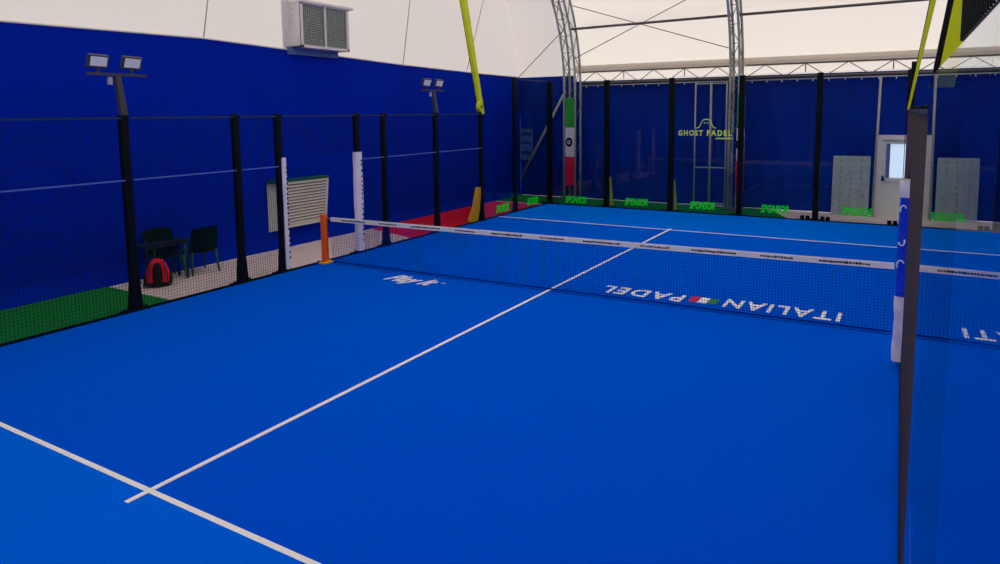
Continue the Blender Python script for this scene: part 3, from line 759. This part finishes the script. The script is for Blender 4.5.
bg = thing('backpack', (-6.27, -2.82, -.01), 'red and black backpack standing on the grey floor by the fence', 'backpack')
Rz = Matrix.Translation((-6.27, -2.82, -.01)) @ Matrix.Rotation(math.radians(-35), 4, 'Z')
def blob(w, d, h, z0, e=3.0, taper=.25, cx=0, cy=0, n=20):
    def fn(u, v):
        a = 2*PI*u; ph = -PI/2+PI*v
        sp_ = lambda t, q: math.copysign(abs(t)**q, t)
        cz = sp_(math.sin(ph), 2/e); cr = abs(math.cos(ph))**(2/e)
        tp = 1-taper*(cz+1)/2
        return Rz @ Vector((cx+d/2*cr*sp_(math.sin(a), 2/e)*tp, cy+w/2*cr*sp_(math.cos(a), 2/e)*tp, z0+h/2+h/2*cz))
    m = MB(); m.grid(fn, n, n); bmesh.ops.remove_doubles(m.bm, verts=m.bm.verts, dist=.0006); return m
blob(.48, .25, .50, 0, taper=.45).build('body', M['bag_red'], bg)
blob(.17, .10, .43, .02, taper=.2, cx=.115).build('front_pocket', M['bag_black'], bg)
blob(.44, .28, .10, 0, taper=.05).build('bottom', M['bag_black'], bg)
for sg in (-1, 1):
    blob(.07, .16, .22, .03, cy=sg*.20, taper=.3).build('side_pocket', M['bag_black'], bg)
    s_ = MB(); s_.tube([Rz @ Vector(p_) for p_ in ((.11, sg*.10, .47), (.15, sg*.135, .34), (.165, sg*.15, .2), (.14, sg*.17, .06))], .014, 6); s_.build('strap', M['bag_grey'], bg)
h_ = MB(); h_.tube([Rz @ Vector((.0, -.06+.12*t/6, .545+.05*math.sin(PI*t/6)-.04)) for t in range(7)], .011, 6); h_.build('carry_handle', M['bag_black'], bg)
bo = thing('water_bottle', (-6.45, -3.08, 0), 'small white bottle lying beside the red backpack', 'bottle')
Rb = Matrix.Translation((-6.40, -3.13, .028)) @ Matrix.Rotation(math.radians(62), 4, 'Z') @ Matrix.Rotation(PI/2, 4, 'Y')
m = MB(); m.tube([Rb @ Vector((0, 0, z)) for z in (-.11, -.10, .05, .075, .085)], [.03, .036, .036, .022, .018], 12); m.build('bottle_body', M['white_plastic'], bo)
m = MB(); m.tube([Rb @ Vector((0, 0, z)) for z in (.085, .115)], .02, 12); m.build('cap', M['bag_black'], bo)

# ------------------------------------------------------------------ light
w = bpy.data.worlds.new('daylight'); bpy.context.scene.world = w; w.use_nodes = True
w.node_tree.nodes['Background'].inputs[0].default_value = (.93, .96, 1, 1); w.node_tree.nodes['Background'].inputs[1].default_value = 1.76

# ------------------------------------------------------------------ camera
cam = bpy.data.cameras.new('camera'); co = bpy.data.objects.new('camera', cam); C.objects.link(co)
r = Vector((0.86248375, 0.50598398, -0.01009928)); u = Vector((-0.04627268, 0.09871561, 0.99403927)); f = Vector((-0.5039649, 0.8568754, -0.10855384))
mw = Matrix((r, u, -f)).transposed().to_4x4(); mw.translation = Vector((5.1371, -10.0283, 2.996)); co.matrix_world = mw
cam.sensor_width = 36; cam.lens = 686.646/1000*36; cam.shift_x = -.00404; cam.shift_y = -.09384; cam.clip_start = .01; cam.clip_end = 200
bpy.context.scene.camera = co
sc = bpy.context.scene
sc.view_settings.view_transform = 'Standard'; sc.view_settings.look = 'None'; sc.view_settings.gamma = 1; sc.view_settings.use_curve_mapping = False
sc.view_settings.exposure = .12
sc.cycles.max_bounces = 10; sc.cycles.transparent_max_bounces = 64; sc.cycles.diffuse_bounces = 5; sc.cycles.use_denoising = True
